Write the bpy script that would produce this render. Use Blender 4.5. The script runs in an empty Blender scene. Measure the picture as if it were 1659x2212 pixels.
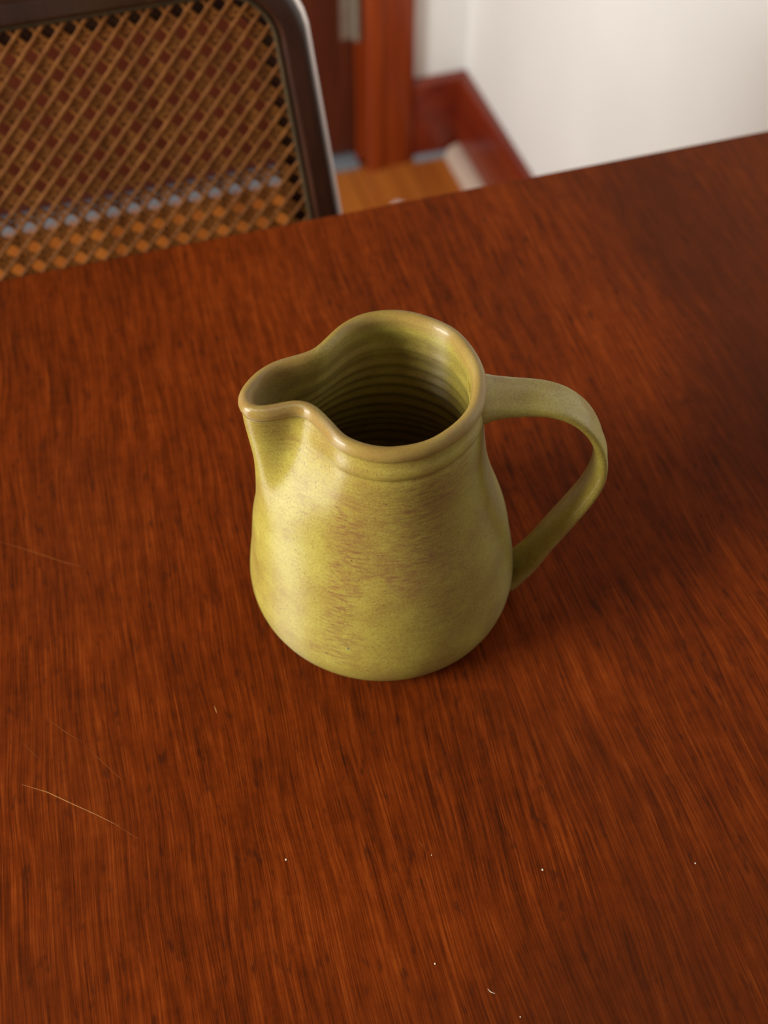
import bpy, bmesh, math, random
from mathutils import Vector, Matrix

random.seed(7)
scene = bpy.context.scene
COL = scene.collection
PI = math.pi

# ------------------------------------------------------------------ camera, world, light, exposure
TABLE_Z = 0.75
PITCH, YAW = math.radians(50.0), math.radians(17.4)
cam_data = bpy.data.cameras.new("camera")
cam = bpy.data.objects.new("camera", cam_data)
COL.objects.link(cam)
cam.location = (0.0, 0.0, TABLE_Z + 0.5)
cam.rotation_euler = (PI / 2 - PITCH, 0.0, -YAW)
cam_data.sensor_fit = 'HORIZONTAL'
cam_data.sensor_width = 14.9
cam_data.lens = 2950.0 / 1659.0 * 14.9
cam_data.clip_start = 0.02
cam_data.clip_end = 60
cam_data.dof.use_dof = True
cam_data.dof.focus_distance = 0.525
cam_data.dof.aperture_fstop = 4.6
scene.camera = cam

world = bpy.data.worlds.new("room_ambient")
scene.world = world
world.use_nodes = True
bg = world.node_tree.nodes["Background"]
bg.inputs[0].default_value = (1.0, 0.93, 0.82, 1)
bg.inputs[1].default_value = 0.40

win_light = bpy.data.lights.new("window_daylight", 'AREA')
win_light.shape = 'RECTANGLE'
win_light.size, win_light.size_y = 0.78, 0.76          # along z (after rotation) and y
win_light.energy = 72
win_light.color = (1.0, 0.992, 0.95)
win_obj = bpy.data.objects.new("window_daylight", win_light)
COL.objects.link(win_obj)
win_obj.location = (-1.62, 0.24, 1.38)
win_obj.rotation_euler = (0, -PI / 2, 0)              # shines towards +x

scene.cycles.max_bounces = 6
scene.cycles.diffuse_bounces = 3
scene.cycles.glossy_bounces = 3
scene.view_settings.view_transform = 'Standard'
scene.view_settings.look = 'None'
scene.view_settings.exposure = 0.0
scene.view_settings.gamma = 1.0
scene.view_settings.use_curve_mapping = False

# ------------------------------------------------------------------ node helpers
class NT:
    def __init__(self, name):
        self.m = bpy.data.materials.new(name)
        self.m.use_nodes = True
        self.t = self.m.node_tree
        self.bsdf = self.t.nodes["Principled BSDF"]

    def n(self, typ, **kw):
        nd = self.t.nodes.new(typ)
        for k, v in kw.items():
            setattr(nd, k, v)
        return nd

    def put(self, sock, v):
        if v is None:
            return
        if isinstance(v, bpy.types.NodeSocket):
            self.t.links.new(v, sock)
        else:
            sock.default_value = v

    def math(self, op, a, b=None, c=None, clamp=False):
        nd = self.n("ShaderNodeMath", operation=op)
        nd.use_clamp = clamp
        for i, v in enumerate((a, b, c)):
            self.put(nd.inputs[i], v)
        return nd.outputs[0]

    def vec(self, x, y, z):
        nd = self.n("ShaderNodeCombineXYZ")
        for i, v in enumerate((x, y, z)):
            self.put(nd.inputs[i], v)
        return nd.outputs[0]

    def sep(self, v):
        nd = self.n("ShaderNodeSeparateXYZ")
        self.put(nd.inputs[0], v)
        return nd.outputs

    def obj(self):
        return self.n("ShaderNodeTexCoord").outputs["Object"]

    def noise(self, vec, scale=1.0, detail=3.0, rough=0.55, dist=0.0):
        nd = self.n("ShaderNodeTexNoise")
        self.put(nd.inputs["Vector"], vec)
        nd.inputs["Scale"].default_value = scale
        nd.inputs["Detail"].default_value = detail
        nd.inputs["Roughness"].default_value = rough
        nd.inputs["Distortion"].default_value = dist
        return nd.outputs["Fac"]

    def ramp(self, fac, stops, interp='LINEAR'):
        nd = self.n("ShaderNodeValToRGB")
        cr = nd.color_ramp
        cr.interpolation = interp
        while len(cr.elements) < len(stops):
            cr.elements.new(0.5)
        for e, (p, c) in zip(cr.elements, stops):
            e.position = p
            e.color = (c[0], c[1], c[2], 1) if not isinstance(c, (int, float)) else (c, c, c, 1)
        self.put(nd.inputs[0], fac)
        return nd.outputs[0]

    def mix(self, fac, a, b, blend='MIX'):
        nd = self.n("ShaderNodeMix", data_type='RGBA', blend_type=blend)
        self.put(nd.inputs[0], fac)
        for i, v in ((6, a), (7, b)):
            if isinstance(v, tuple) and len(v) == 3:
                v = v + (1,)
            self.put(nd.inputs[i], v)
        return nd.outputs[2]

    def map(self, v, a, b, lo=0.0, hi=1.0, smooth=True):
        nd = self.n("ShaderNodeMapRange")
        nd.interpolation_type = 'SMOOTHSTEP' if smooth else 'LINEAR'
        self.put(nd.inputs[0], v)
        nd.inputs[1].default_value, nd.inputs[2].default_value = a, b
        nd.inputs[3].default_value, nd.inputs[4].default_value = lo, hi
        return nd.outputs[0]

    def bump(self, height, strength=0.3, dist=0.001, normal=None):
        nd = self.n("ShaderNodeBump")
        nd.inputs["Strength"].default_value = strength
        nd.inputs["Distance"].default_value = dist
        self.put(nd.inputs["Height"], height)
        if normal is not None:
            self.put(nd.inputs["Normal"], normal)
        return nd.outputs[0]

    def out(self, color=None, rough=None, normal=None, spec=None, coat=None, coat_rough=None, metal=None):
        for k, v in (("Base Color", color), ("Roughness", rough), ("Normal", normal), ("Specular IOR Level", spec),
                     ("Coat Weight", coat), ("Coat Roughness", coat_rough), ("Metallic", metal)):
            if isinstance(v, tuple) and len(v) == 3:
                v = v + (1,)
            if v is not None:
                self.put(self.bsdf.inputs[k], v)
        return self.m

# ------------------------------------------------------------------ materials
def mat_table():
    T = NT("mahogany_veneer")
    P = T.obj()
    x, y, z = T.sep(P)
    warp = T.noise(T.vec(T.math('MULTIPLY', x, 9.0), T.math('MULTIPLY', y, 4.0), 0.0), 1.0, 2.0)
    xw = T.math('ADD', x, T.math('MULTIPLY', T.math('SUBTRACT', warp, 0.5), 0.024))
    # the veneer is laid a few degrees off square and fans slightly
    fan = T.math('SUBTRACT', 0.08, T.math('MULTIPLY', x, 0.20))
    xw = T.math('SUBTRACT', xw, T.math('MULTIPLY', fan, T.math('SUBTRACT', y, 0.35)))

    def streak(fx, fy, det=2.0, seed=0.0, rough=0.55):
        return T.noise(T.vec(T.math('MULTIPLY', xw, fx), T.math('MULTIPLY', y, fy), seed), 1.0, det, rough)
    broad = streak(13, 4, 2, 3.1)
    med = streak(200, 30, 3, 8.7)
    fleck = streak(300, 95, 2, 1.3)
    line = streak(1250, 24, 2, 5.5)
    fine = streak(2700, 45, 1, 2.2)
    mott = T.noise(P, 170.0, 3.0, 0.6)
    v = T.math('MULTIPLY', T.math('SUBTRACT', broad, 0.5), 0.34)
    for tex, k_ in ((med, 0.46), (line, 0.62), (fine, 0.58), (mott, 0.26)):
        v = T.math('ADD', v, T.math('MULTIPLY', T.math('SUBTRACT', tex, 0.5), k_))
    v = T.math('ADD', v, 0.5)
    col = T.ramp(v, [(0.14, (0.027, 0.0068, 0.0018)), (0.38, (0.090, 0.0145, 0.0020)),
                     (0.58, (0.158, 0.0252, 0.0028)), (0.86, (0.278, 0.0540, 0.0062))])
    # dark mineral flecks along the grain
    fl = T.map(fleck, 0.58, 0.78, 0.0, 0.58)
    col = T.mix(fl, col, (0.026, 0.0075, 0.0035))
    # browner zones, noise offset picked so their tone paints light falling off rightward
    falloff_zone = T.noise(T.vec(T.math('MULTIPLY', x, 5.0), T.math('MULTIPLY', y, 3.5), 10.6), 1.0, 2.0)
    col = T.mix(T.map(falloff_zone, 0.36, 0.66, 0.0, 0.62), col, (0.058, 0.0135, 0.0042))
    b1 = T.bump(line, 0.20, 0.0002)
    rg = T.math('ADD', T.math('MULTIPLY', med, 0.16), 0.40)
    return T.out(col, rg, b1, spec=0.03)

def mat_wood(name, dark, mid, light, rough=0.4, axis=2, scale=1.0, spec=0.4, coat=0.0, coat_rough=0.2):
    T = NT(name)
    P = T.sep(T.obj())
    f = [60 * scale] * 3
    f[axis] = 5 * scale
    v = T.vec(*[T.math('MULTIPLY', P[i], f[i]) for i in range(3)])
    g = T.noise(v, 1.0, 4.0, 0.6, 0.4)
    f2 = [420 * scale] * 3
    f2[axis] = 16 * scale
    h = T.noise(T.vec(*[T.math('MULTIPLY', P[i], f2[i]) for i in range(3)]), 1.0, 2.0)
    fac = T.math('ADD', T.math('MULTIPLY', g, 0.7), T.math('MULTIPLY', h, 0.3))
    col = T.ramp(fac, [(0.28, dark), (0.5, mid), (0.74, light)])
    return T.out(col, rough, T.bump(h, 0.12, 0.0003), spec=spec, coat=coat, coat_rough=coat_rough)

def mat_plaster(name, col, rough=0.85):
    T = NT(name)
    P = T.obj()
    a = T.noise(P, 3.0, 3.0)
    c2 = tuple(k * 0.955 for k in col)
    c = T.mix(T.map(a, 0.35, 0.65), col, c2)
    return T.out(c, rough, T.bump(T.noise(P, 260.0, 3.0), 0.10, 0.0006), spec=0.25)

def mat_glaze():
    T = NT("olive_stoneware_glaze")
    P = T.obj()
    x, y, z = T.sep(P)
    th = T.math('ARCTAN2', y, x)
    r2 = T.math('SQRT', T.math('ADD', T.math('MULTIPLY', x, x), T.math('MULTIPLY', y, y)))
    # slightly drifting height so throwing rings are not perfectly level
    zd = T.math('ADD', z, T.math('MULTIPLY', T.math('SUBTRACT', T.noise(P, 22.0, 2.0), 0.5), 0.0018))
    base = T.noise(P, 38.0, 4.0, 0.6)
    col = T.ramp(base, [(0.30, (0.262, 0.172, 0.034)), (0.52, (0.332, 0.256, 0.042)), (0.72, (0.385, 0.325, 0.060))])
    grain = T.noise(P, 1150.0, 3.0, 0.7)
    col = T.mix(T.map(grain, 0.50, 0.72, 0.0, 0.60), col, (0.165, 0.098, 0.028))
    col = T.mix(T.map(grain, 0.50, 0.28, 0.0, 0.45), col, (0.430, 0.382, 0.105))
    # rusty iron break-through: brushed horizontally, strongest in a drip on the front and under the rim
    hatch = T.noise(T.vec(T.math('MULTIPLY', x, 170.0), T.math('MULTIPLY', y, 170.0), T.math('MULTIPLY', zd, 820.0)), 1.0, 4.0, 0.75)
    cloud = T.noise(P, 30.0, 3.0, 0.6)
    def band(center, width):
        d = T.math('ABSOLUTE', T.math('SUBTRACT', th, center))
        return T.map(d, 0.0, width, 1.0, 0.0)
    drip = T.math('MULTIPLY', band(DRIP_TH, 0.26), T.map(z, 0.004, 0.05, 0.25, 1.0))
    drip = T.math('MULTIPLY', drip, T.map(z, 0.128, 0.085, 0.0, 1.0))
    patch = T.math('MULTIPLY', band(PATCH_TH, 0.75), T.math('MULTIPLY', T.map(z, 0.045, 0.085), T.map(z, 0.124, 0.100)))
    rest = T.math('MULTIPLY', T.map(cloud, 0.48, 0.66), 0.55)
    amt = T.math('ADD', T.math('ADD', T.math('MULTIPLY', drip, 1.0), T.math('MULTIPLY', patch, 0.85)), rest, clamp=True)
    iron = T.math('MULTIPLY', amt, T.map(hatch, 0.40, 0.66, 0.16, 0.90))
    col = T.mix(iron, col, (0.205, 0.094, 0.034))
    dark = T.map(T.noise(P, 480.0, 1.0), 0.70, 0.78, 0.0, 0.75)
    col = T.mix(T.math('MULTIPLY', dark, T.math('ADD', T.math('MULTIPLY', amt, 0.75), 0.25)), col, (0.090, 0.040, 0.020))
    # tan, thinner glaze along the lip
    lip = T.map(T.math('ADD', z, T.math('MULTIPLY', T.math('SUBTRACT', cloud, 0.5), 0.006)), 0.1255, 0.1300, 0.0, 0.62)
    lip = T.math('MULTIPLY', lip, T.map(hatch, 0.25, 0.6, 0.65, 1.0))
    lip = T.math('MULTIPLY', lip, T.map(r2, 0.030, 0.033))
    col = T.mix(lip, col, (0.265, 0.148, 0.045))
    # one blue-grey kiln speck low on the front
    col = T.mix(speck(T, x, y, z), col, (0.06, 0.09, 0.09))
    rings = T.noise(T.vec(T.math('MULTIPLY', x, 14.0), T.math('MULTIPLY', y, 14.0), T.math('MULTIPLY', zd, 330.0)), 1.0, 2.0)
    b = T.bump(rings, 0.22, 0.0011)
    b = T.bump(T.noise(P, 900.0, 2.0), 0.10, 0.0003, b)
    rg = T.math('ADD', T.math('MULTIPLY', grain, 0.14), 0.37)
    tan = T.n("ShaderNodeTangent", direction_type='RADIAL', axis='Z')
    T.put(T.bsdf.inputs["Tangent"], tan.outputs[0])
    T.bsdf.inputs["Anisotropic"].default_value = 0.95        # fine horizontal throwing lines stretch the sheen upright
    T.bsdf.inputs["Anisotropic Rotation"].default_value = 0.25
    return T.out(col, rg, b, spec=0.40, coat=0.16, coat_rough=0.10)

def speck(T, x, y, z):
    d = T.n("ShaderNodeVectorMath", operation='DISTANCE')
    T.put(d.inputs[0], T.vec(x, y, T.math('MULTIPLY', z, 0.75)))
    d.inputs[1].default_value = (SPECK[0], SPECK[1], SPECK[2] * 0.75)
    return T.map(d.outputs["Value"], 0.0004, 0.0009, 0.9, 0.0)

RX = Vector((math.cos(YAW), -math.sin(YAW), 0))   # the viewer's right on the table plane
HD = Vector((math.sin(YAW), math.cos(YAW), 0))    # away from the viewer
def azim(a_deg):                                   # angle measured from RX towards HD -> jug-local atan2
    a = math.radians(a_deg)
    d = RX * math.cos(a) + HD * math.sin(a)
    return math.atan2(d.y, d.x)
DRIP_TH = azim(-111)
PATCH_TH = azim(-75)
_sa = azim(-106)
SPECK = (0.0565 * math.cos(_sa), 0.0565 * math.sin(_sa), 0.030)

M = {}
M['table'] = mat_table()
M['table_leg'] = mat_wood("dark_stained_table_frame", (0.03, 0.007, 0.003), (0.09, 0.018, 0.006), (0.16, 0.035, 0.01), 0.4)
M['glaze'] = mat_glaze()
M['chair_wood'] = mat_wood("dark_varnished_chair_wood", (0.012, 0.004, 0.002), (0.028, 0.009, 0.004), (0.048, 0.015, 0.007), 0.38, 2, 1.0, 0.25, 0.35, 0.14)
M['cane'] = mat_wood("aged_cane", (0.090, 0.030, 0.006), (0.148, 0.050, 0.009), (0.23, 0.086, 0.017), 0.65, 2, 1.5, 0.12)
M['spline'] = mat_wood("cane_retaining_bead", (0.030, 0.018, 0.008), (0.052, 0.032, 0.014), (0.08, 0.05, 0.022), 0.6, 2, 1.0, 0.15)
M['door'] = mat_wood("dark_brown_door", (0.045, 0.010, 0.004), (0.085, 0.017, 0.007), (0.120, 0.026, 0.010), 0.35, 2, 0.6)
M['trim'] = mat_wood("red_oiled_trim", (0.13, 0.017, 0.003), (0.25, 0.036, 0.005), (0.38, 0.068, 0.009), 0.35, 2, 0.5)
M['baseboard'] = mat_wood("dark_red_skirting", (0.095, 0.010, 0.004), (0.19, 0.022, 0.007), (0.27, 0.038, 0.010), 0.28, 1, 0.5, 0.5)
M['floor'] = mat_wood("honey_floorboards", (0.26, 0.065, 0.010), (0.46, 0.135, 0.020), (0.60, 0.21, 0.035), 0.24, 1, 0.4, 0.5)
M['underfloor'] = mat_wood("dark_subfloor", (0.02, 0.01, 0.005), (0.03, 0.014, 0.007), (0.04, 0.02, 0.01), 0.7, 1)
M['wall'] = mat_plaster("warm_white_plaster", (0.90, 0.905, 0.87))
M['light_block_ceiling'] = mat_wood("unseen_light_block_dark", (0.05, 0.025, 0.012), (0.10, 0.05, 0.025), (0.15, 0.08, 0.04), 0.6, 1, 0.3)
M['shoe'] = mat_wood("pale_shoe_moulding", (0.52, 0.38, 0.29), (0.62, 0.48, 0.38), (0.70, 0.57, 0.46), 0.4, 1, 0.5)
M['threshold'] = NT("grey_metal_threshold").out((0.26, 0.30, 0.34), 0.45, metal=0.2)
M['steel'] = NT("dull_steel_hinge").out((0.36, 0.34, 0.27), 0.42, metal=0.7)
M['tube'] = NT("satin_steel_tube").out((0.72, 0.64, 0.62), 0.34, metal=0.7)
M['glint_chip'] = NT("pale_glint").out((0.75, 0.68, 0.66), 0.7)
M['scratch'] = NT("bare_scratch").out((0.44, 0.20, 0.06), 0.9, spec=0.1)
M['scratch_faint'] = NT("faint_scratch").out((0.21, 0.056, 0.012), 0.9, spec=0.05)
M['dust'] = NT("pale_dust").out((0.72, 0.62, 0.46), 0.8)
M['frame_paint'] = NT("white_window_paint").out((0.78, 0.76, 0.70), 0.4)

# ------------------------------------------------------------------ mesh helpers
def link(name, me, mat, parent=None, smooth=False):
    o = bpy.data.objects.new(name, me)
    COL.objects.link(o)
    if mat is not None and not me.materials:
        me.materials.append(mat)
    if parent is not None:
        o.parent = parent
    if smooth:
        for p in me.polygons:
            p.use_smooth = True
    return o

def from_bm(name, bm, mat, parent=None, smooth=False):
    bmesh.ops.recalc_face_normals(bm, faces=bm.faces[:])
    me = bpy.data.meshes.new(name)
    bm.to_mesh(me)
    bm.free()
    return link(name, me, mat, parent, smooth)

def box_bm(x0, x1, y0, y1, z0, z1, bevel=0.0, seg=2):
    bm = bmesh.new()
    bmesh.ops.create_cube(bm, size=1.0)
    for v in bm.verts:
        v.co = Vector(((x0 + x1) / 2 + v.co.x * (x1 - x0), (y0 + y1) / 2 + v.co.y * (y1 - y0), (z0 + z1) / 2 + v.co.z * (z1 - z0)))
    if bevel > 0:
        bmesh.ops.bevel(bm, geom=bm.edges[:], offset=bevel, segments=seg, profile=0.6, affect='EDGES')
    return bm

def box(name, b, mat, parent=None, bevel=0.0, seg=2):
    return from_bm(name, box_bm(*b, bevel=bevel, seg=seg), mat, parent)

def empty(name, loc=(0, 0, 0)):
    o = bpy.data.objects.new(name, None)
    o.empty_display_size = 0.05
    o.location = loc
    COL.objects.link(o)
    return o

def tag(o, label, cat=None, kind=None, group=None):
    o["label"] = label
    if cat:
        o["category"] = cat
    if kind:
        o["kind"] = kind
    if group:
        o["group"] = group
    return o

def prism_bm(poly, axis, a0, a1):
    """extrude a 2-D polygon along an axis; poly is given in the two other axes in xyz order"""
    bm = bmesh.new()
    def P(p, a):
        q = list(p)
        q.insert(axis, a)
        return Vector(q)
    lo = [bm.verts.new(P(p, a0)) for p in poly]
    hi = [bm.verts.new(P(p, a1)) for p in poly]
    n = len(poly)
    bm.faces.new(lo)
    bm.faces.new(hi)
    for i in range(n):
        bm.faces.new((lo[i], lo[(i + 1) % n], hi[(i + 1) % n], hi[i]))
    return bm

# ------------------------------------------------------------------ the room
BW, RW, LW = 1.671, 0.650, -1.66        # faces of the back, right and left walls
CEIL = 2.45
DOOR_L, DOOR_R = -0.33, 0.489           # door leaf
NEAR = -1.9
WR_END = 0.20                          # right wall cut short here, out of view, to lessen bounce light

fl = box("floor", (LW - 0.1, RW + 0.1, NEAR, BW + 0.25, -0.05, -0.012), M['underfloor'])
tag(fl, "honey coloured wooden floor seen between the chair and the white wall", kind="structure")
bw = 0.092
k = 0
xx = RW
widths = []
while xx > -1.35:
    x0 = xx - bw
    # boards are broken into staggered lengths
    cuts = [NEAR, -0.6 + 0.37 * ((k * 2) % 5) / 5, 0.95 + 0.29 * ((k * 3) % 4) / 4, BW + 0.2]
    for a, b_ in zip(cuts[:-1], cuts[1:]):
        dz = random.uniform(-0.0005, 0.0005)
        bd = box("floor_board", (x0 + 0.0009, xx - 0.0009, a + 0.0008, b_ - 0.0008, -0.012, dz), M['floor'], fl, 0.0012, 1)
    xx = x0
    k += 1

# back wall: left of the door, above the door, right of the door (one mesh with an opening)
ARCH_R = 0.566
OPEN_L, OPEN_R, OPEN_T = DOOR_L - 0.03, DOOR_R + 0.03, 2.06
bm = bmesh.new()
def wall_with_hole(axis, face, thick, a0, a1, z0, z1, h0, h1, hz0, hz1):
    bm = bmesh.new()
    xs, zs = sorted({a0, h0, h1, a1}), sorted({z0, hz0, hz1, z1})
    def V(a, z, d):
        return (a, face + d, z) if axis == 0 else (face + d, a, z)
    vs = {}
    def gv(a, z, d):
        key = (a, z, d)
        if key not in vs:
            vs[key] = bm.verts.new(V(a, z, d))
        return vs[key]
    cells = [(i, j) for i in range(len(xs) - 1) for j in range(len(zs) - 1)]
    def solid(i, j):
        if not (0 <= i < len(xs) - 1 and 0 <= j < len(zs) - 1):
            return False
        return not (xs[i] >= h0 and xs[i + 1] <= h1 and zs[j] >= hz0 and zs[j + 1] <= hz1)
    for i, j in cells:
        if not solid(i, j):
            continue
        A, B, Z0, Z1 = xs[i], xs[i + 1], zs[j], zs[j + 1]
        for d in (0, thick):
            bm.faces.new((gv(A, Z0, d), gv(B, Z0, d), gv(B, Z1, d), gv(A, Z1, d)))
        for (ni, nj, e) in ((i - 1, j, ((A, Z0), (A, Z1))), (i + 1, j, ((B, Z0), (B, Z1))), (i, j - 1, ((A, Z0), (B, Z0))), (i, j + 1, ((A, Z1), (B, Z1)))):
            if not solid(ni, nj):
                (p, q), (r, s) = e
                bm.faces.new((gv(p, q, 0), gv(r, s, 0), gv(r, s, thick), gv(p, q, thick)))
    return bm
o = from_bm("wall_back", wall_with_hole(0, BW, 0.14, LW - 0.12, RW, -0.012, CEIL, OPEN_L, OPEN_R, -0.012, OPEN_T), M['wall'])
tag(o, "narrow shaded strip of white back wall beside the door frame", kind="structure")
o = box("wall_right", (RW, RW + 0.14, WR_END, BW + 0.14, -0.012, CEIL), M['wall'])
tag(o, "bright plain white wall on the right behind the table", kind="structure")
o = from_bm("wall_left", wall_with_hole(1, LW, -0.14, NEAR, BW + 0.14, -0.012, CEIL, -0.18, 0.66, 0.96, 1.80), M['wall'])
tag(o, "white wall with the window that lights the room", kind="structure")

o = box("light_block_ceiling", (LW - 0.14, RW + 0.14, NEAR, BW + 0.14, CEIL, CEIL + 0.1), M['light_block_ceiling'])  # unseen; put in dark to hold world light off the table
tag(o, "dark unseen slab overhead, added to keep light off the table", kind="structure")

# window on the left wall (it is what lights the jug)
w = empty("window_1", (LW, 0.24, 0.96))
tag(w, "white framed window lighting the jug from the side", kind="structure")
for (a0, a1, z0, z1) in ((-0.42, -0.38, 0, 0.84), (0.38, 0.42, 0, 0.84), (-0.38, 0.38, 0, 0.04), (-0.38, 0.38, 0.80, 0.84)):
    box("window_frame", (-0.10, -0.05, a0, a1, z0, z1), M['frame_paint'], w, 0.004)

# door: leaf, hinge, threshold
DF = BW + 0.012
d = empty("door_1", (0, 0, 0))
tag(d, "dark brown wooden door behind the cane chair", kind="structure")
box("door_leaf", (DOOR_L, DOOR_R - 0.006, DF, DF + 0.04, 0.014, 2.03), M['door'], d, 0.003)
hg = box("hinge", (DOOR_R - 0.026, DOOR_R - 0.007, DF - 0.0025, DF, 0.205, 0.305), M['steel'], d, 0.0008)
bm = bmesh.new()
for i in range(5):
    z0 = 0.205 + i * 0.02
    bmesh.ops.create_cone(bm, cap_ends=True, segments=14, radius1=0.0062, radius2=0.0062, depth=0.0192,
                          matrix=Matrix.Translation((DOOR_R - 0.003, DF - 0.007, z0 + 0.01)))
from_bm("hinge_knuckle", bm, M['steel'], hg)
for sz in (0.225, 0.255, 0.285):
    bm = bmesh.new()
    bmesh.ops.create_uvsphere(bm, u_segments=10, v_segments=6, radius=0.003, matrix=Matrix.Translation((DOOR_R - 0.017, DF - 0.0025, sz)) @ Matrix.Scale(0.4, 4, (0, 1, 0)))
    from_bm("screw", bm, M['steel'], hg, True)

# architrave right and left, head (one trim each)
def casing(name, x0, x1, z0, z1, label):
    poly = [(x0, BW), (x0, BW - 0.022), (x0 + 0.004, BW - 0.026), (x0 + 0.020, BW - 0.026), (x0 + 0.024, BW - 0.021),
            (x1 - 0.012, BW - 0.019), (x1 - 0.003, BW - 0.016), (x1, BW - 0.011), (x1, BW)]
    o = from_bm(name, prism_bm(poly, 2, z0, z1), M['trim'])
    tag(o, label, kind="structure")
    return o
casing("trim_1", 0.492, ARCH_R, 0.0, 2.13, "orange-brown wooden door casing between the hinge and the white wall")
casing("trim_2", OPEN_L - 0.07, OPEN_L + 0.02, 0.0, 2.13, "orange-brown wooden door casing on the latch side")
box_o = box("trim_3", (OPEN_L + 0.02, 0.492, BW - 0.022, BW, 2.04, 2.13), M['trim'], None, 0.003)
tag(box_o, "orange-brown wooden casing across the top of the door", kind="structure")
o = box("trim_4", (DOOR_R - 0.0055, OPEN_R, BW + 0.002, BW + 0.12, 0.0, 2.04), M['trim'], None, 0.002)
tag(o, "orange-brown wooden jamb on the hinge side of the door", kind="structure")
o = box("trim_5", (DOOR_L - 0.001, DOOR_R - 0.006, BW - 0.013, BW + 0.07, 0.0, 0.009), M['threshold'], None, 0.004)
tag(o, "grey metal threshold strip under the dark door", kind="structure")

# skirting boards with a rounded top edge and a pale shoe moulding
BBH, BBT = 0.131, 0.015
poly = [(BW, 0.0), (BW - BBT, 0.0), (BW - BBT, BBH - 0.006), (BW - BBT + 0.002, BBH - 0.002), (BW - BBT + 0.006, BBH), (BW, BBH)]
o = from_bm("baseboard_back", prism_bm(poly, 0, ARCH_R, RW - 0.0001), M['baseboard'])
tag(o, "short dark red skirting board between door casing and corner", kind="structure")
poly = [(RW, 0.0), (RW - BBT, 0.0), (RW - BBT, BBH - 0.006), (RW - BBT + 0.002, BBH - 0.002), (RW - BBT + 0.006, BBH), (RW, BBH)]
o = from_bm("baseboard_right", prism_bm(poly, 1, WR_END, BW - BBT), M['baseboard'])
tag(o, "dark red skirting board running along the white right wall", kind="structure")
def quarter(face, s=0.022):
    return [(face, 0.0)] + [(face - s * math.cos(a), s * math.sin(a)) for a in [PI / 2 * i / 6 for i in range(7)]]
o = from_bm("trim_6", prism_bm(quarter(RW - BBT), 1, WR_END, BW - BBT - 0.0085), M['shoe'])
tag(o, "pale shoe moulding at the foot of the right skirting board", kind="structure")
o = from_bm("trim_7", prism_bm(quarter(BW - BBT, 0.008), 0, ARCH_R, RW - BBT - 0.0005), M['threshold'])
tag(o, "thin grey strip at the foot of the back skirting board", kind="structure")

# ------------------------------------------------------------------ dining table
TX0, TX1, TY0, TY1 = -1.05, 0.608, -0.27, 0.6262
t = empty("dining_table", (0, 0, 0))
tag(t, "dark mahogany dining table with scratched satin top under the jug", "table")
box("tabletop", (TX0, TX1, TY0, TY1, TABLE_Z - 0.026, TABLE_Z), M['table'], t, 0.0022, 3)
box("apron", (TX0 + 0.07, TX1 - 0.07, TY1 - 0.085, TY1 - 0.063, 0.63, TABLE_Z - 0.026), M['table_leg'], t, 0.002)
box("apron", (TX0 + 0.07, TX1 - 0.07, TY0 + 0.063, TY0 + 0.085, 0.63, TABLE_Z - 0.026), M['table_leg'], t, 0.002)
box("apron", (TX0 + 0.063, TX0 + 0.085, TY0 + 0.085, TY1 - 0.085, 0.63, TABLE_Z - 0.026), M['table_leg'], t, 0.002)
box("apron", (TX1 - 0.085, TX1 - 0.063, TY0 + 0.085, TY1 - 0.085, 0.63, TABLE_Z - 0.026), M['table_leg'], t, 0.002)
for lx in (TX0 + 0.085, TX1 - 0.085):
    for ly in (TY0 + 0.085, TY1 - 0.085):
        bm = bmesh.new()
        bmesh.ops.create_cube(bm, size=1.0)
        for v in bm.verts:
            s = 0.050 if v.co.z > 0 else 0.032
            v.co = Vector((lx + v.co.x * s, ly + v.co.y * s, 0.001 + (v.co.z + 0.5) * (TABLE_Z - 0.028)))
        bmesh.ops.bevel(bm, geom=bm.edges[:], offset=0.004, segments=2, affect='EDGES')
        from_bm("leg", bm, M['table_leg'], t)

def mark_strip(name, pts, width, mat):
    """a hairline cut through the varnish: a tapered sliver lying in the top surface"""
    verts, faces = [], []
    P = [Vector(p) for p in pts]
    out = []
    for i in range(len(P) - 1):
        for q in range(6):
            out.append(P[i].lerp(P[i + 1], q / 6))
    out.append(P[-1])
    n = len(out)
    for i, p in enumerate(out):
        tg = (out[min(n - 1, i + 1)] - out[max(0, i - 1)]).normalized()
        k_ = math.sin(PI * (0.06 + 0.88 * i / (n - 1))) * random.uniform(0.55, 1.0) * width / 2
        sd = Vector((-tg.y, tg.x)) * k_
        for (dx, dz) in ((-1, 0.0), (0, 0.00006), (1, 0.0)):
            verts.append((p.x + sd.x * dx, p.y + sd.y * dx, TABLE_Z + 0.00002 + dz))
    for i in range(n - 1):
        a = 3 * i
        faces += [(a, a + 1, a + 4, a + 3), (a + 1, a + 2, a + 5, a + 4)]
    me = bpy.data.meshes.new(name)
    me.from_pydata(verts, [], faces)
    return link(name, me, mat, t)
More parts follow.
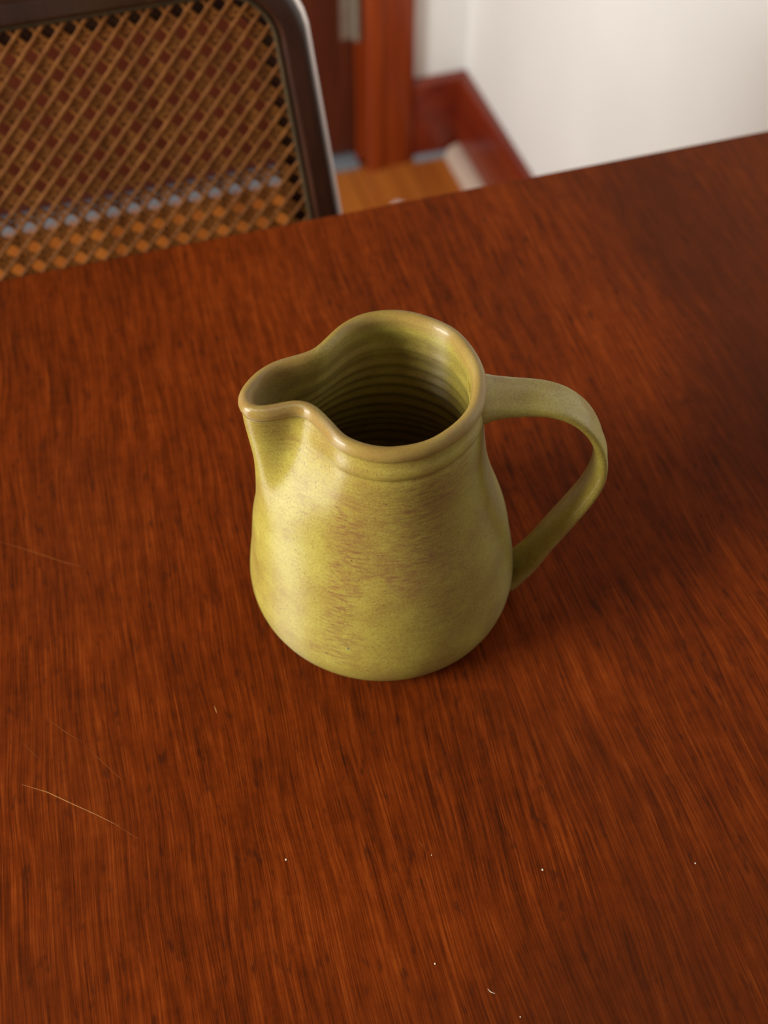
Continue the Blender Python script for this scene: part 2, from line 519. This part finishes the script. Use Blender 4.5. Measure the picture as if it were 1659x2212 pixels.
for pts, w_, mt in [([(-0.0594, 0.3056), (-0.0500, 0.2990), (-0.0420, 0.2915), (-0.0330, 0.2833), (-0.0248, 0.2752)], 0.00042, 'scratch'),
                    ([(-0.0262, 0.2765), (-0.0218, 0.2713), (-0.0177, 0.2666)], 0.00030, 'scratch_faint'),
                    ([(-0.0530, 0.4377), (-0.0380, 0.4262), (-0.0249, 0.4155), (-0.0171, 0.4102)], 0.00055, 'scratch_faint'),
                    ([(-0.0572, 0.3265), (-0.0540, 0.3205), (-0.0510, 0.3153)], 0.00034, 'scratch_faint'),
                    ([(-0.0450, 0.3340), (-0.0395, 0.3262), (-0.0324, 0.3175)], 0.00036, 'scratch_faint'),
                    ([(-0.0318, 0.3160), (-0.0255, 0.3050), (-0.0191, 0.2941)], 0.00034, 'scratch_faint'),
                    ([(0.0240, 0.3188), (0.0243, 0.3149)], 0.00055, 'scratch'),
                    ([(0.0876, 0.2335), (0.0886, 0.2302)], 0.00035, 'scratch_faint')]:
    mark_strip("scratch", pts, w_, M[mt])
def speck_dust(x_, y_, r_):
    bm = bmesh.new()
    bmesh.ops.create_uvsphere(bm, u_segments=8, v_segments=5, radius=r_, matrix=Matrix.Translation((x_, y_, TABLE_Z + r_ * 0.3)) @ Matrix.Diagonal((1, 1.2, 0.5, 1)))
    o = from_bm("dust_speck", bm, M['dust'], t, True)
for (x_, y_, r_) in [(0.0352, 0.2413, 0.00042), (0.1300, 0.2071, 0.00040), (0.0777, 0.1841, 0.00032), (0.1883, 0.1917, 0.00030), (0.0905, 0.2260, 0.00022), (0.1010, 0.1560, 0.00024)]:
    speck_dust(x_, y_, r_)
mark_strip("dust_fibre", [(0.0932, 0.1694), (0.0938, 0.1680), (0.0952, 0.1668)], 0.00034, M['dust'])

# ------------------------------------------------------------------ the jug
JX, JY = 0.1130, 0.3577                  # axis of the rim on the table
H = 0.133
jug = empty("pottery_jug", (JX, JY, TABLE_Z))
tag(jug, "olive yellow glazed stoneware jug with pinched spout and strap handle", "jug")

def interp(tab, z):
    if z <= tab[0][0]:
        return tab[0][1]
    for i in range(len(tab) - 1):
        (a, fa), (b, fb) = tab[i], tab[i + 1]
        if z <= b:
            # catmull-rom
            p0 = tab[i - 1] if i > 0 else (2 * a - b, 2 * fa - fb)
            p3 = tab[i + 2] if i + 2 < len(tab) else (2 * b - a, 2 * fb - fa)
            u = (z - a) / (b - a)
            m0 = (fb - p0[1]) / (b - p0[0]) * (b - a)
            m1 = (p3[1] - fa) / (p3[0] - a) * (b - a)
            return ((2 * u ** 3 - 3 * u * u + 1) * fa + (u ** 3 - 2 * u * u + u) * m0 + (-2 * u ** 3 + 3 * u * u) * fb + (u ** 3 - u * u) * m1)
    return tab[-1][1]

def sstep(a, b, x):
    t_ = min(1, max(0, (x - a) / (b - a)))
    return t_ * t_ * (3 - 2 * t_)

R_OUT = [(0.0, 5.02), (0.002, 5.22), (0.006, 5.50), (0.012, 5.71), (0.020, 5.78), (0.030, 5.66), (0.040, 5.47), (0.050, 5.28), (0.060, 4.98),
         (0.070, 4.62), (0.080, 4.32), (0.090, 4.12), (0.100, 4.02), (0.109, 3.96), (0.1140, 3.93), (0.1163, 3.86), (0.1183, 3.96), (0.1212, 3.97), (0.1240, 3.84), (0.127, 3.86), (0.133, 3.90)]
W_BROAD = [(0.0, 0.03), (0.02, 0.07), (0.03, 0.10), (0.04, 0.15), (0.05, 0.22), (0.06, 0.35), (0.07, 0.47), (0.08, 0.61), (0.09, 0.71), (0.10, 0.78),
           (0.11, 0.86), (0.12, 0.94), (0.133, 1.0)]
RIM_R = 3.70
# lip centre line seen from above, in cm: u along the viewer's right, v away from the viewer
RIM = [(3.50, -0.85), (3.56, 0.40), (3.22, 1.62), (2.52, 2.76), (1.30, 3.52), (0.25, 3.76), (-0.83, 3.55), (-1.65, 2.95), (-2.23, 2.15), (-2.68, 1.55),
       (-3.23, 1.22), (-3.76, 1.02), (-4.29, 0.76), (-4.85, 0.25), (-5.24, -0.42), (-5.38, -0.92), (-5.22, -1.42), (-4.77, -1.63), (-4.09, -1.50),
       (-3.40, -1.32), (-2.87, -1.50), (-2.24, -2.30), (-1.62, -3.12), (-0.60, -3.63), (0.42, -3.70), (1.61, -3.36), (2.62, -2.54), (3.22, -1.70)]
N = 200
def closed_spline(pts, n):
    m = len(pts)
    dense = []
    for i in range(m):
        p0, p1, p2, p3 = (Vector(pts[(i + j - 1) % m]) for j in range(4))
        for s in range(24):
            u = s / 24
            dense.append(0.5 * ((2 * p1) + (p2 - p0) * u + (2 * p0 - 5 * p1 + 4 * p2 - p3) * u * u + (3 * p1 - p0 - 3 * p2 + p3) * u ** 3))
    L = [0.0]
    for i in range(len(dense)):
        L.append(L[-1] + (dense[(i + 1) % len(dense)] - dense[i]).length)
    tot = L[-1]
    out, j = [], 0
    for kk in range(n):
        target = tot * kk / n
        while L[j + 1] < target:
            j += 1
        f = (target - L[j]) / (L[j + 1] - L[j])
        out.append(dense[j].lerp(dense[(j + 1) % len(dense)], f))
    return out
rim = closed_spline(RIM, N)
# light smoothing of the traced line
for _ in range(6):
    rim = [(rim[i - 1] + rim[i] * 2 + rim[(i + 1) % N]) / 4 for i in range(N)]
# angles for the round body: blend of polar angle and arc length
pol = []
prev = None
for p in rim:
    a = math.atan2(p.y, p.x)
    if prev is not None:
        while a < prev - PI:
            a += 2 * PI
        while a > prev + PI:
            a -= 2 * PI
    pol.append(a)
    prev = a
arc = [pol[0] + 2 * PI * i / N for i in range(N)]
ang = [0.55 * pol[i] + 0.45 * arc[i] for i in range(N)]
for _ in range(10):
    ang = [((ang[i - 1] - (2 * PI if i == 0 else 0)) + 2 * ang[i] + (ang[(i + 1) % N] + (2 * PI if i == N - 1 else 0))) / 4 for i in range(N)]
TH_S = math.radians(-170)
def angdiff(a, b):
    return (a - b + PI) % (2 * PI) - PI
broad, sharp = [], []
for i in range(N):
    c = Vector((math.cos(ang[i]), math.sin(ang[i])))
    delta = rim[i] - c * RIM_R
    g = math.exp(-(angdiff(ang[i], TH_S) / math.radians(42)) ** 2)
    bvec = Vector((math.cos(TH_S), math.sin(TH_S))) * (1.72 * g)
    broad.append(bvec)
    sharp.append(delta - bvec)
def ring2d(z, r):
    wb = interp(W_BROAD, z)
    ws = sstep(0.074, 0.129, z)
    sx = -0.14 * (1 - sstep(0.01, 0.10, z))        # the belly sits a little towards the spout
    return [Vector((math.cos(ang[i]) * r + sx, math.sin(ang[i]) * r)) + broad[i] * wb + sharp[i] * ws for i in range(N)]
def offset(curve, o):
    out = []
    for i in range(N):
        tng = (curve[(i + 2) % N] - curve[i - 2]).normalized()
        nrm = Vector((tng.y, -tng.x))                 # outward for a counter-clockwise curve
        out.append(curve[i] + nrm * o)
    return out

rings = []           # list of (points2d, z)
WALL = 0.42
R_SMOOTH = [q for q in R_OUT if q[0] < 0.104 or q[0] > 0.13]
def outer_at(z):
    full, plain = ring2d(z, interp(R_OUT, z)), ring2d(z, interp(R_SMOOTH, z))
    out = []
    for i in range(N):                     # the turned band under the lip fades out where the spout was pulled
        f_ = sstep(0.35, 1.1, abs(angdiff(ang[i], TH_S)))
        out.append(plain[i].lerp(full[i], f_))
    return out
LIP_A = 0.28
zc = H - 0.0032
zs_out = [0.0, 0.0008, 0.0022, 0.004, 0.0065, 0.0095, 0.013] + [0.017 + 0.0038 * i for i in range(23)] + [0.105, 0.1085, 0.1115, 0.1135, 0.1148, 0.1158, 0.1168, 0.1178, 0.1190, 0.1205, 0.1218, 0.1230, 0.1241, 0.1252]
for z in zs_out:
    rings.append((outer_at(z), z))
mid_top = ring2d(H, RIM_R)
nl = 15
for i in range(nl + 1):                              # rolled lip: a round bead around the rim line
    ph = math.radians(-68 + (248.0) * i / nl)
    rings.append((offset(mid_top, LIP_A * math.cos(ph)), zc + 0.0034 * math.sin(ph)))
zin = [0.1262 - 0.00125 * i for i in range(96)]
for z in zin:
    if z < 0.0085:
        break
    amp = 0.055 * sstep(0.120, 0.104, z) if z > 0.03 else 0.04
    ridge = amp * math.sin(2 * PI * z / 0.0066 + 0.8 * math.sin(z * 190))
    if z > 0.118:
        base_c = offset(mid_top, -LIP_A * 1.02)
        lower = offset(outer_at(0.118), -WALL)
        f = sstep(0.1262, 0.118, z)
        rings.append(([base_c[i].lerp(lower[i], f) for i in range(N)], z))
    else:
        rings.append((offset(outer_at(z), -WALL - ridge), z))
for fr, z in ((0.93, 0.0072), (0.8, 0.0063), (0.5, 0.006), (0.2, 0.006)):
    rings.append(([p * fr for p in offset(outer_at(0.009), -WALL)], z))
verts, faces = [], []
def to_local(p, z):
    q = RX * (p.x / 100) + HD * (p.y / 100)
    return (q.x, q.y, z)
verts.append((0, 0, 0.0012))
foot = [([p * 0.82 for p in outer_at(0.0)], 0.0012), ([p * 0.90 for p in outer_at(0.0)], 0.0)]
rings = foot + rings
for pts, z in rings:
    for p in pts:
        verts.append(to_local(p, z))
verts.append((0, 0, 0.006))
for i in range(N):
    faces.append((0, 1 + (i + 1) % N, 1 + i))
for r in range(len(rings) - 1):
    a, b_ = 1 + r * N, 1 + (r + 1) * N
    for i in range(N):
        j = (i + 1) % N
        faces.append((a + i, a + j, b_ + j, b_ + i))
last = 1 + (len(rings) - 1) * N
for i in range(N):
    faces.append((last + i, last + (i + 1) % N, len(verts) - 1))
me = bpy.data.meshes.new("body")
me.from_pydata(verts, [], faces)
me.update()
body = link("body", me, M['glaze'], jug, True)
body["label"] = "olive yellow glazed body with tan lip and ridged dark inside"

# strap handle: flattened oval swept along a loop
HC = [(3.30, 11.95, 2.55, 1.05), (3.75, 12.05, 2.50, 1.00), (4.3, 12.08, 2.22, 0.74), (5.15, 12.06, 2.05, 0.56), (6.2, 11.95, 1.95, 0.52), (7.1, 11.58, 1.92, 0.52), (7.85, 10.92, 1.90, 0.52), (8.42, 10.0, 1.86, 0.53),
      (8.78, 8.86, 1.80, 0.54), (8.82, 7.62, 1.74, 0.55), (8.50, 6.42, 1.66, 0.56), (7.88, 5.06, 1.66, 0.58), (7.05, 3.40, 1.72, 0.60), (6.35, 1.95, 1.84, 0.66), (5.5, 0.75, 1.95, 0.8)]
def cr(pts, n):
    out = []
    m = len(pts)
    for i in range(m - 1):
        P = [pts[max(0, i - 1)], pts[i], pts[i + 1], pts[min(m - 1, i + 2)]]
        for s in range(n):
            u = s / n
            out.append(tuple(0.5 * (2 * P[1][c] + (P[2][c] - P[0][c]) * u + (2 * P[0][c] - 5 * P[1][c] + 4 * P[2][c] - P[3][c]) * u * u + (3 * P[1][c] - P[0][c] - 3 * P[2][c] + P[3][c]) * u ** 3) for c in range(len(P[0]))))
    out.append(pts[-1])
    return out
hp = cr(HC, 6)
verts, faces = [], []
HS = 28
haz = math.radians(2.0)
hdir = RX * math.cos(haz) + HD * math.sin(haz)
hside = Vector((0, 0, 1)).cross(hdir)
for i, (r, z, wd, tk) in enumerate(hp):
    a_, b_ = hp[max(0, i - 1)], hp[min(len(hp) - 1, i + 1)]
    tg = Vector((b_[0] - a_[0], b_[1] - a_[1])).normalized()
    nr = Vector((-tg.y, tg.x))                       # outward normal in the (r, z) plane
    lean = 0.18 * (1 - i / len(hp))                    # slight set of the strap
    for s in range(HS):
        ph = 2 * PI * s / HS
        cc, ss = math.cos(ph), math.sin(ph)
        e = 0.62
        sx = math.copysign(abs(cc) ** e, cc) * wd / 2
        sn = math.copysign(abs(ss) ** 0.85, ss) * tk / 2
        if ss > 0:                                     # shallow finger grooves along the outer face
            sn -= 0.055 * math.exp(-((sx - 0.25 * wd) / (0.13 * wd)) ** 2) + 0.055 * math.exp(-((sx + 0.25 * wd) / (0.13 * wd)) ** 2)
        rr, zz = r + nr.x * sn, z + nr.y * sn
        p = hdir * (rr / 100) + hside * ((sx) / 100)
        verts.append((p.x, p.y, zz / 100))
n_ = len(hp)
for i in range(n_ - 1):
    for s in range(HS):
        q = (s + 1) % HS
        faces.append((i * HS + s, i * HS + q, (i + 1) * HS + q, (i + 1) * HS + s))
faces.append(tuple(range(HS)))
faces.append(tuple(range((n_ - 1) * HS, n_ * HS))[::-1])
me = bpy.data.meshes.new("handle")
me.from_pydata(verts, [], faces)
bmh = bmesh.new()
bmh.from_mesh(me)
bmesh.ops.recalc_face_normals(bmh, faces=bmh.faces[:])
bmh.to_mesh(me)
bmh.free()
hd_o = link("handle", me, M['glaze'], jug, True)

# ------------------------------------------------------------------ cane backed chair
LEAN = math.radians(12)
chair = empty("cane_chair", (0, 0, 0))
tag(chair, "dark wooden dining chair with woven cane back behind the table", "chair")
XC = -0.0234
ORG = Vector((XC, 0.7112, 0.75))
UPV = Vector((0, math.sin(LEAN), math.cos(LEAN)))
FRN = Vector((0, -math.cos(LEAN), math.sin(LEAN)))    # towards the table
def cp(x, v, d=0.0):
    return ORG + Vector((x, 0, 0)) + UPV * v + FRN * d
V_TOP, V_BOT = 0.1136, -0.235
W_T, W_B = 0.1995, 0.2275
def rounded_outline(inset, rad_t, rad_b, n=10):
    """closed counter-clockwise outline of the tapered back, inset inwards"""
    sl = (W_B - W_T) / (V_TOP - V_BOT)
    def hw(v):
        return W_T + (V_TOP - v) * sl - inset
    pts = []
    for (sx, v, rad, a0) in ((1, V_TOP - inset, rad_t, 0), (-1, V_TOP - inset, rad_t, 90), (-1, V_BOT + inset, rad_b, 180), (1, V_BOT + inset, rad_b, 270)):
        rad = max(rad - inset, 0.006)
        cv = v - rad if v > 0 else v + rad
        cxx = sx * (hw(cv) - rad)
        for i in range(n + 1):
            a = math.radians(a0 + 90 * i / n)
            pts.append(Vector((cxx + rad * math.cos(a), cv + rad * math.sin(a))))
    return pts
def ring_sweep(name, section, mat, parent, smooth=True, rad_t=0.055, rad_b=0.03):
    """section: closed list of (inset, depth)"""
    loops = [rounded_outline(i_, rad_t, rad_b) for i_, _ in section]
    n = len(loops[0])
    verts = []
    for (i_, dd), lp in zip(section, loops):
        verts += [cp(p.x, p.y, dd) for p in lp]
    faces = []
    m = len(section)
    for s in range(m):
        q = (s + 1) % m
        for i in range(n):
            j = (i + 1) % n
            faces.append((s * n + i, s * n + j, q * n + j, q * n + i))
    me = bpy.data.meshes.new(name)
    me.from_pydata(verts, [], faces)
    b2 = bmesh.new()
    b2.from_mesh(me)
    bmesh.ops.recalc_face_normals(b2, faces=b2.faces[:])
    b2.to_mesh(me)
    b2.free()
    return link(name, me, mat, parent, smooth)
FW = 0.0195
sec = [(0.0062 - 0.0062 * math.cos(math.radians(a)), 0.0053 + 0.0062 * math.sin(math.radians(a))) for a in range(0, 91, 10)]
sec = [(i_ + 0.0030, d_) for i_, d_ in sec]
sec = [(0.0030, -0.010)] + sec + [(FW - 0.002, 0.0115), (FW, 0.0095), (FW, 0.0035), (FW + 0.0125, 0.0026), (FW + 0.0125, -0.010), (FW, -0.013), (0.007, -0.013)]
bf = ring_sweep("back_frame", sec, M['chair_wood'], chair)
bf.data.set_sharp_from_angle(angle=math.radians(40)) if hasattr(bf.data, "set_sharp_from_angle") else None
tb = ring_sweep("metal_tube", [(0.0044 - 0.0042 * math.cos(a_), 0.0015 + 0.0042 * math.sin(a_)) for a_ in [2 * PI * q_ / 12 for q_ in range(12)]], M['tube'], chair)
tb["label"] = "pale metal tube around the edge of the chair back"
sp = ring_sweep("retaining_bead", [(FW + 0.0000, 0.0040), (FW + 0.0003, 0.0062), (FW + 0.0018, 0.0072), (FW + 0.0034, 0.0062), (FW + 0.0038, 0.0040)], M['spline'], chair)
sp["label"] = "grey-brown bead around the cane"

# woven cane: pairs up and across, single strands on both diagonals
PITCH_C = 0.0127
SL = (W_B - W_T) / (V_TOP - V_BOT)
def flare(v):                                        # the weave follows the taper of the frame
    return (W_T + (V_TOP - v) * SL) / (W_T + V_TOP * SL)
poly = [Vector((p_.x / flare(p_.y), p_.y)) for p_ in rounded_outline(FW + 0.002, 0.055, 0.03)]
def clip(a, b_):
    """clip the segment a-b to the convex outline (counter-clockwise)"""
    t0, t1 = 0.0, 1.0
    dd = b_ - a
    n = len(poly)
    for i in range(n):
        p, q = poly[i], poly[(i + 1) % n]
        e = q - p
        if e.length < 1e-7:
            continue
        nrm = Vector((-e.y, e.x))                     # inward
        num, den = nrm.dot(a - p), nrm.dot(dd)
        if abs(den) < 1e-12:
            if num < 0:
                return None
            continue
        tt = -num / den
        if den > 0:
            t0 = max(t0, tt)
        else:
            t1 = min(t1, tt)
        if t0 >= t1:
            return None
    return a + dd * t0, a + dd * t1
cv, cf = [], []
def strand(a, b_, width, depth, thick=0.0006, wave=0.0, phase=0.0):
    c = clip(a, b_)
    if c is None:
        return
    a, b_ = c
    ln = (b_ - a).length
    if ln < 0.004:
        return
    tg = (b_ - a).normalized()
    sd = Vector((-tg.y, tg.x)) * (width / 2)
    n = max(1, int(ln / (PITCH_C / 4))) if wave else 1
    base = len(cv)
    for i in range(n + 1):
        p = a.lerp(b_, i / n)
        w_ = wave * math.sin(2 * PI * (ln * i / n) / PITCH_C + phase) if wave else 0.0
        for s, dz in ((-1, 0), (-0.5, thick), (0.5, thick), (1, 0)):
            cv.append(cp((p.x + sd.x * s) * flare(p.y + sd.y * s), p.y + sd.y * s, depth + w_ + dz))
    for i in range(n):
        k0, k1 = base + 4 * i, base + 4 * (i + 1)
        for s in range(4):
            q = (s + 1) % 4
            cf.append((k0 + s, k0 + q, k1 + q, k1 + s))
    cf.append((base, base + 1, base + 2, base + 3))
    e0 = base + 4 * n
    cf.append((e0 + 3, e0 + 2, e0 + 1, e0))
OX, OV = 0.01015, 0.00405          # where a pair crossing falls
D0 = 0.0034
kk = range(-24, 25)
for i in kk:
    for s in (-1, 1):
        xx_ = OX + i * PITCH_C + s * 0.00135
        strand(Vector((xx_, -0.4)), Vector((xx_, 0.3)), 0.0019, D0, wave=0.0002, phase=i)
        vv_ = OV + i * PITCH_C + s * 0.00135
        strand(Vector((-0.4, vv_)), Vector((0.4, vv_)), 0.0019, D0 + 0.0006, wave=0.0003, phase=i * 2)
for i in range(-60, 61):
    c0 = (i + 0.5) * PITCH_C
    strand(Vector((OX - 0.5 + c0, OV + 0.5)), Vector((OX + 0.5 + c0, OV - 0.5)), 0.0022, D0 + 0.0011, wave=0.0002, phase=i)
    strand(Vector((OX - 0.5 + c0, OV - 0.5)), Vector((OX + 0.5 + c0, OV + 0.5)), 0.0024, D0 + 0.0016, wave=0.0003, phase=i)
me = bpy.data.meshes.new("cane_webbing")
me.from_pydata(cv, [], cf)
cw = link("cane_webbing", me, M['cane'], chair)
cw["kind"] = "stuff"
cw["label"] = "woven brown cane with eight-sided holes"

# rear legs carry the back; the seat is pushed under the table
def limb(name, pts, sx, sy, mat, parent):
    verts, faces = [], []
    n = len(pts)
    for (p, k_) in pts:
        for (a, b_) in ((-1, -1), (1, -1), (1, 1), (-1, 1)):
            verts.append((p[0] + a * sx * k_ / 2, p[1] + b_ * sy * k_ / 2, p[2]))
    for i in range(n - 1):
        for s in range(4):
            q = (s + 1) % 4
            faces.append((i * 4 + s, i * 4 + q, (i + 1) * 4 + q, (i + 1) * 4 + s))
    faces.append((3, 2, 1, 0))
    faces.append(tuple(range((n - 1) * 4, n * 4)))
    bm = bmesh.new()
    vs = [bm.verts.new(v) for v in verts]
    for f in faces:
        bm.faces.new([vs[i] for i in f])
    bmesh.ops.recalc_face_normals(bm, faces=bm.faces[:])
    bmesh.ops.bevel(bm, geom=bm.edges[:], offset=0.003, segments=2, affect='EDGES')
    return from_bm(name, bm, mat, parent)
for s in (-1, 1):
    bx = XC + s * 0.213
    limb("leg", [((bx, 0.735, 0.001), 0.8), ((bx, 0.675, 0.30), 1.0), ((bx, 0.655, 0.45), 1.05), ((bx, cp(0, -0.232).y, cp(0, -0.232).z), 0.9)], 0.026, 0.030, M['chair_wood'], chair)
    limb("leg", [((bx, 0.262, 0.001), 0.75), ((bx, 0.262, 0.43), 1.1)], 0.034, 0.034, M['chair_wood'], chair)
box("seat_frame", (XC - 0.228, XC + 0.228, 0.24, 0.668, 0.425, 0.452), M['chair_wood'], chair, 0.008, 3)
box("seat_panel", (XC - 0.19, XC + 0.19, 0.275, 0.625, 0.452, 0.456), M['cane'], chair, 0.0015)
for s in (-1, 1):
    box("stretcher", (XC + s * 0.213 - 0.008, XC + s * 0.213 + 0.008, 0.275, 0.688, 0.20, 0.222), M['chair_wood'], chair, 0.003)

# ------------------------------------------------------------------ pale sliver standing in for a glint on the floor by the casing
bm = bmesh.new()
for i, (px, py) in enumerate(((0, 0), (0.016, 0.003), (0.020, 0.012), (0.008, 0.017), (-0.003, 0.010))):
    bm.verts.new((px, py, 0.0008 + 0.002 * (i % 2)))
bm.verts.ensure_lookup_table()
f = bm.faces.new(bm.verts[:])
ext = bmesh.ops.extrude_face_region(bm, geom=[f])
for g in ext['geom']:
    if isinstance(g, bmesh.types.BMVert):
        g.co.z += 0.0012
o = from_bm("glint_sliver", bm, M['glint_chip'])
o.location = (0.500, 1.545, 0.0006)
tag(o, "tiny pale sliver standing in for a glint on the floor below the door casing", "glint_chip")
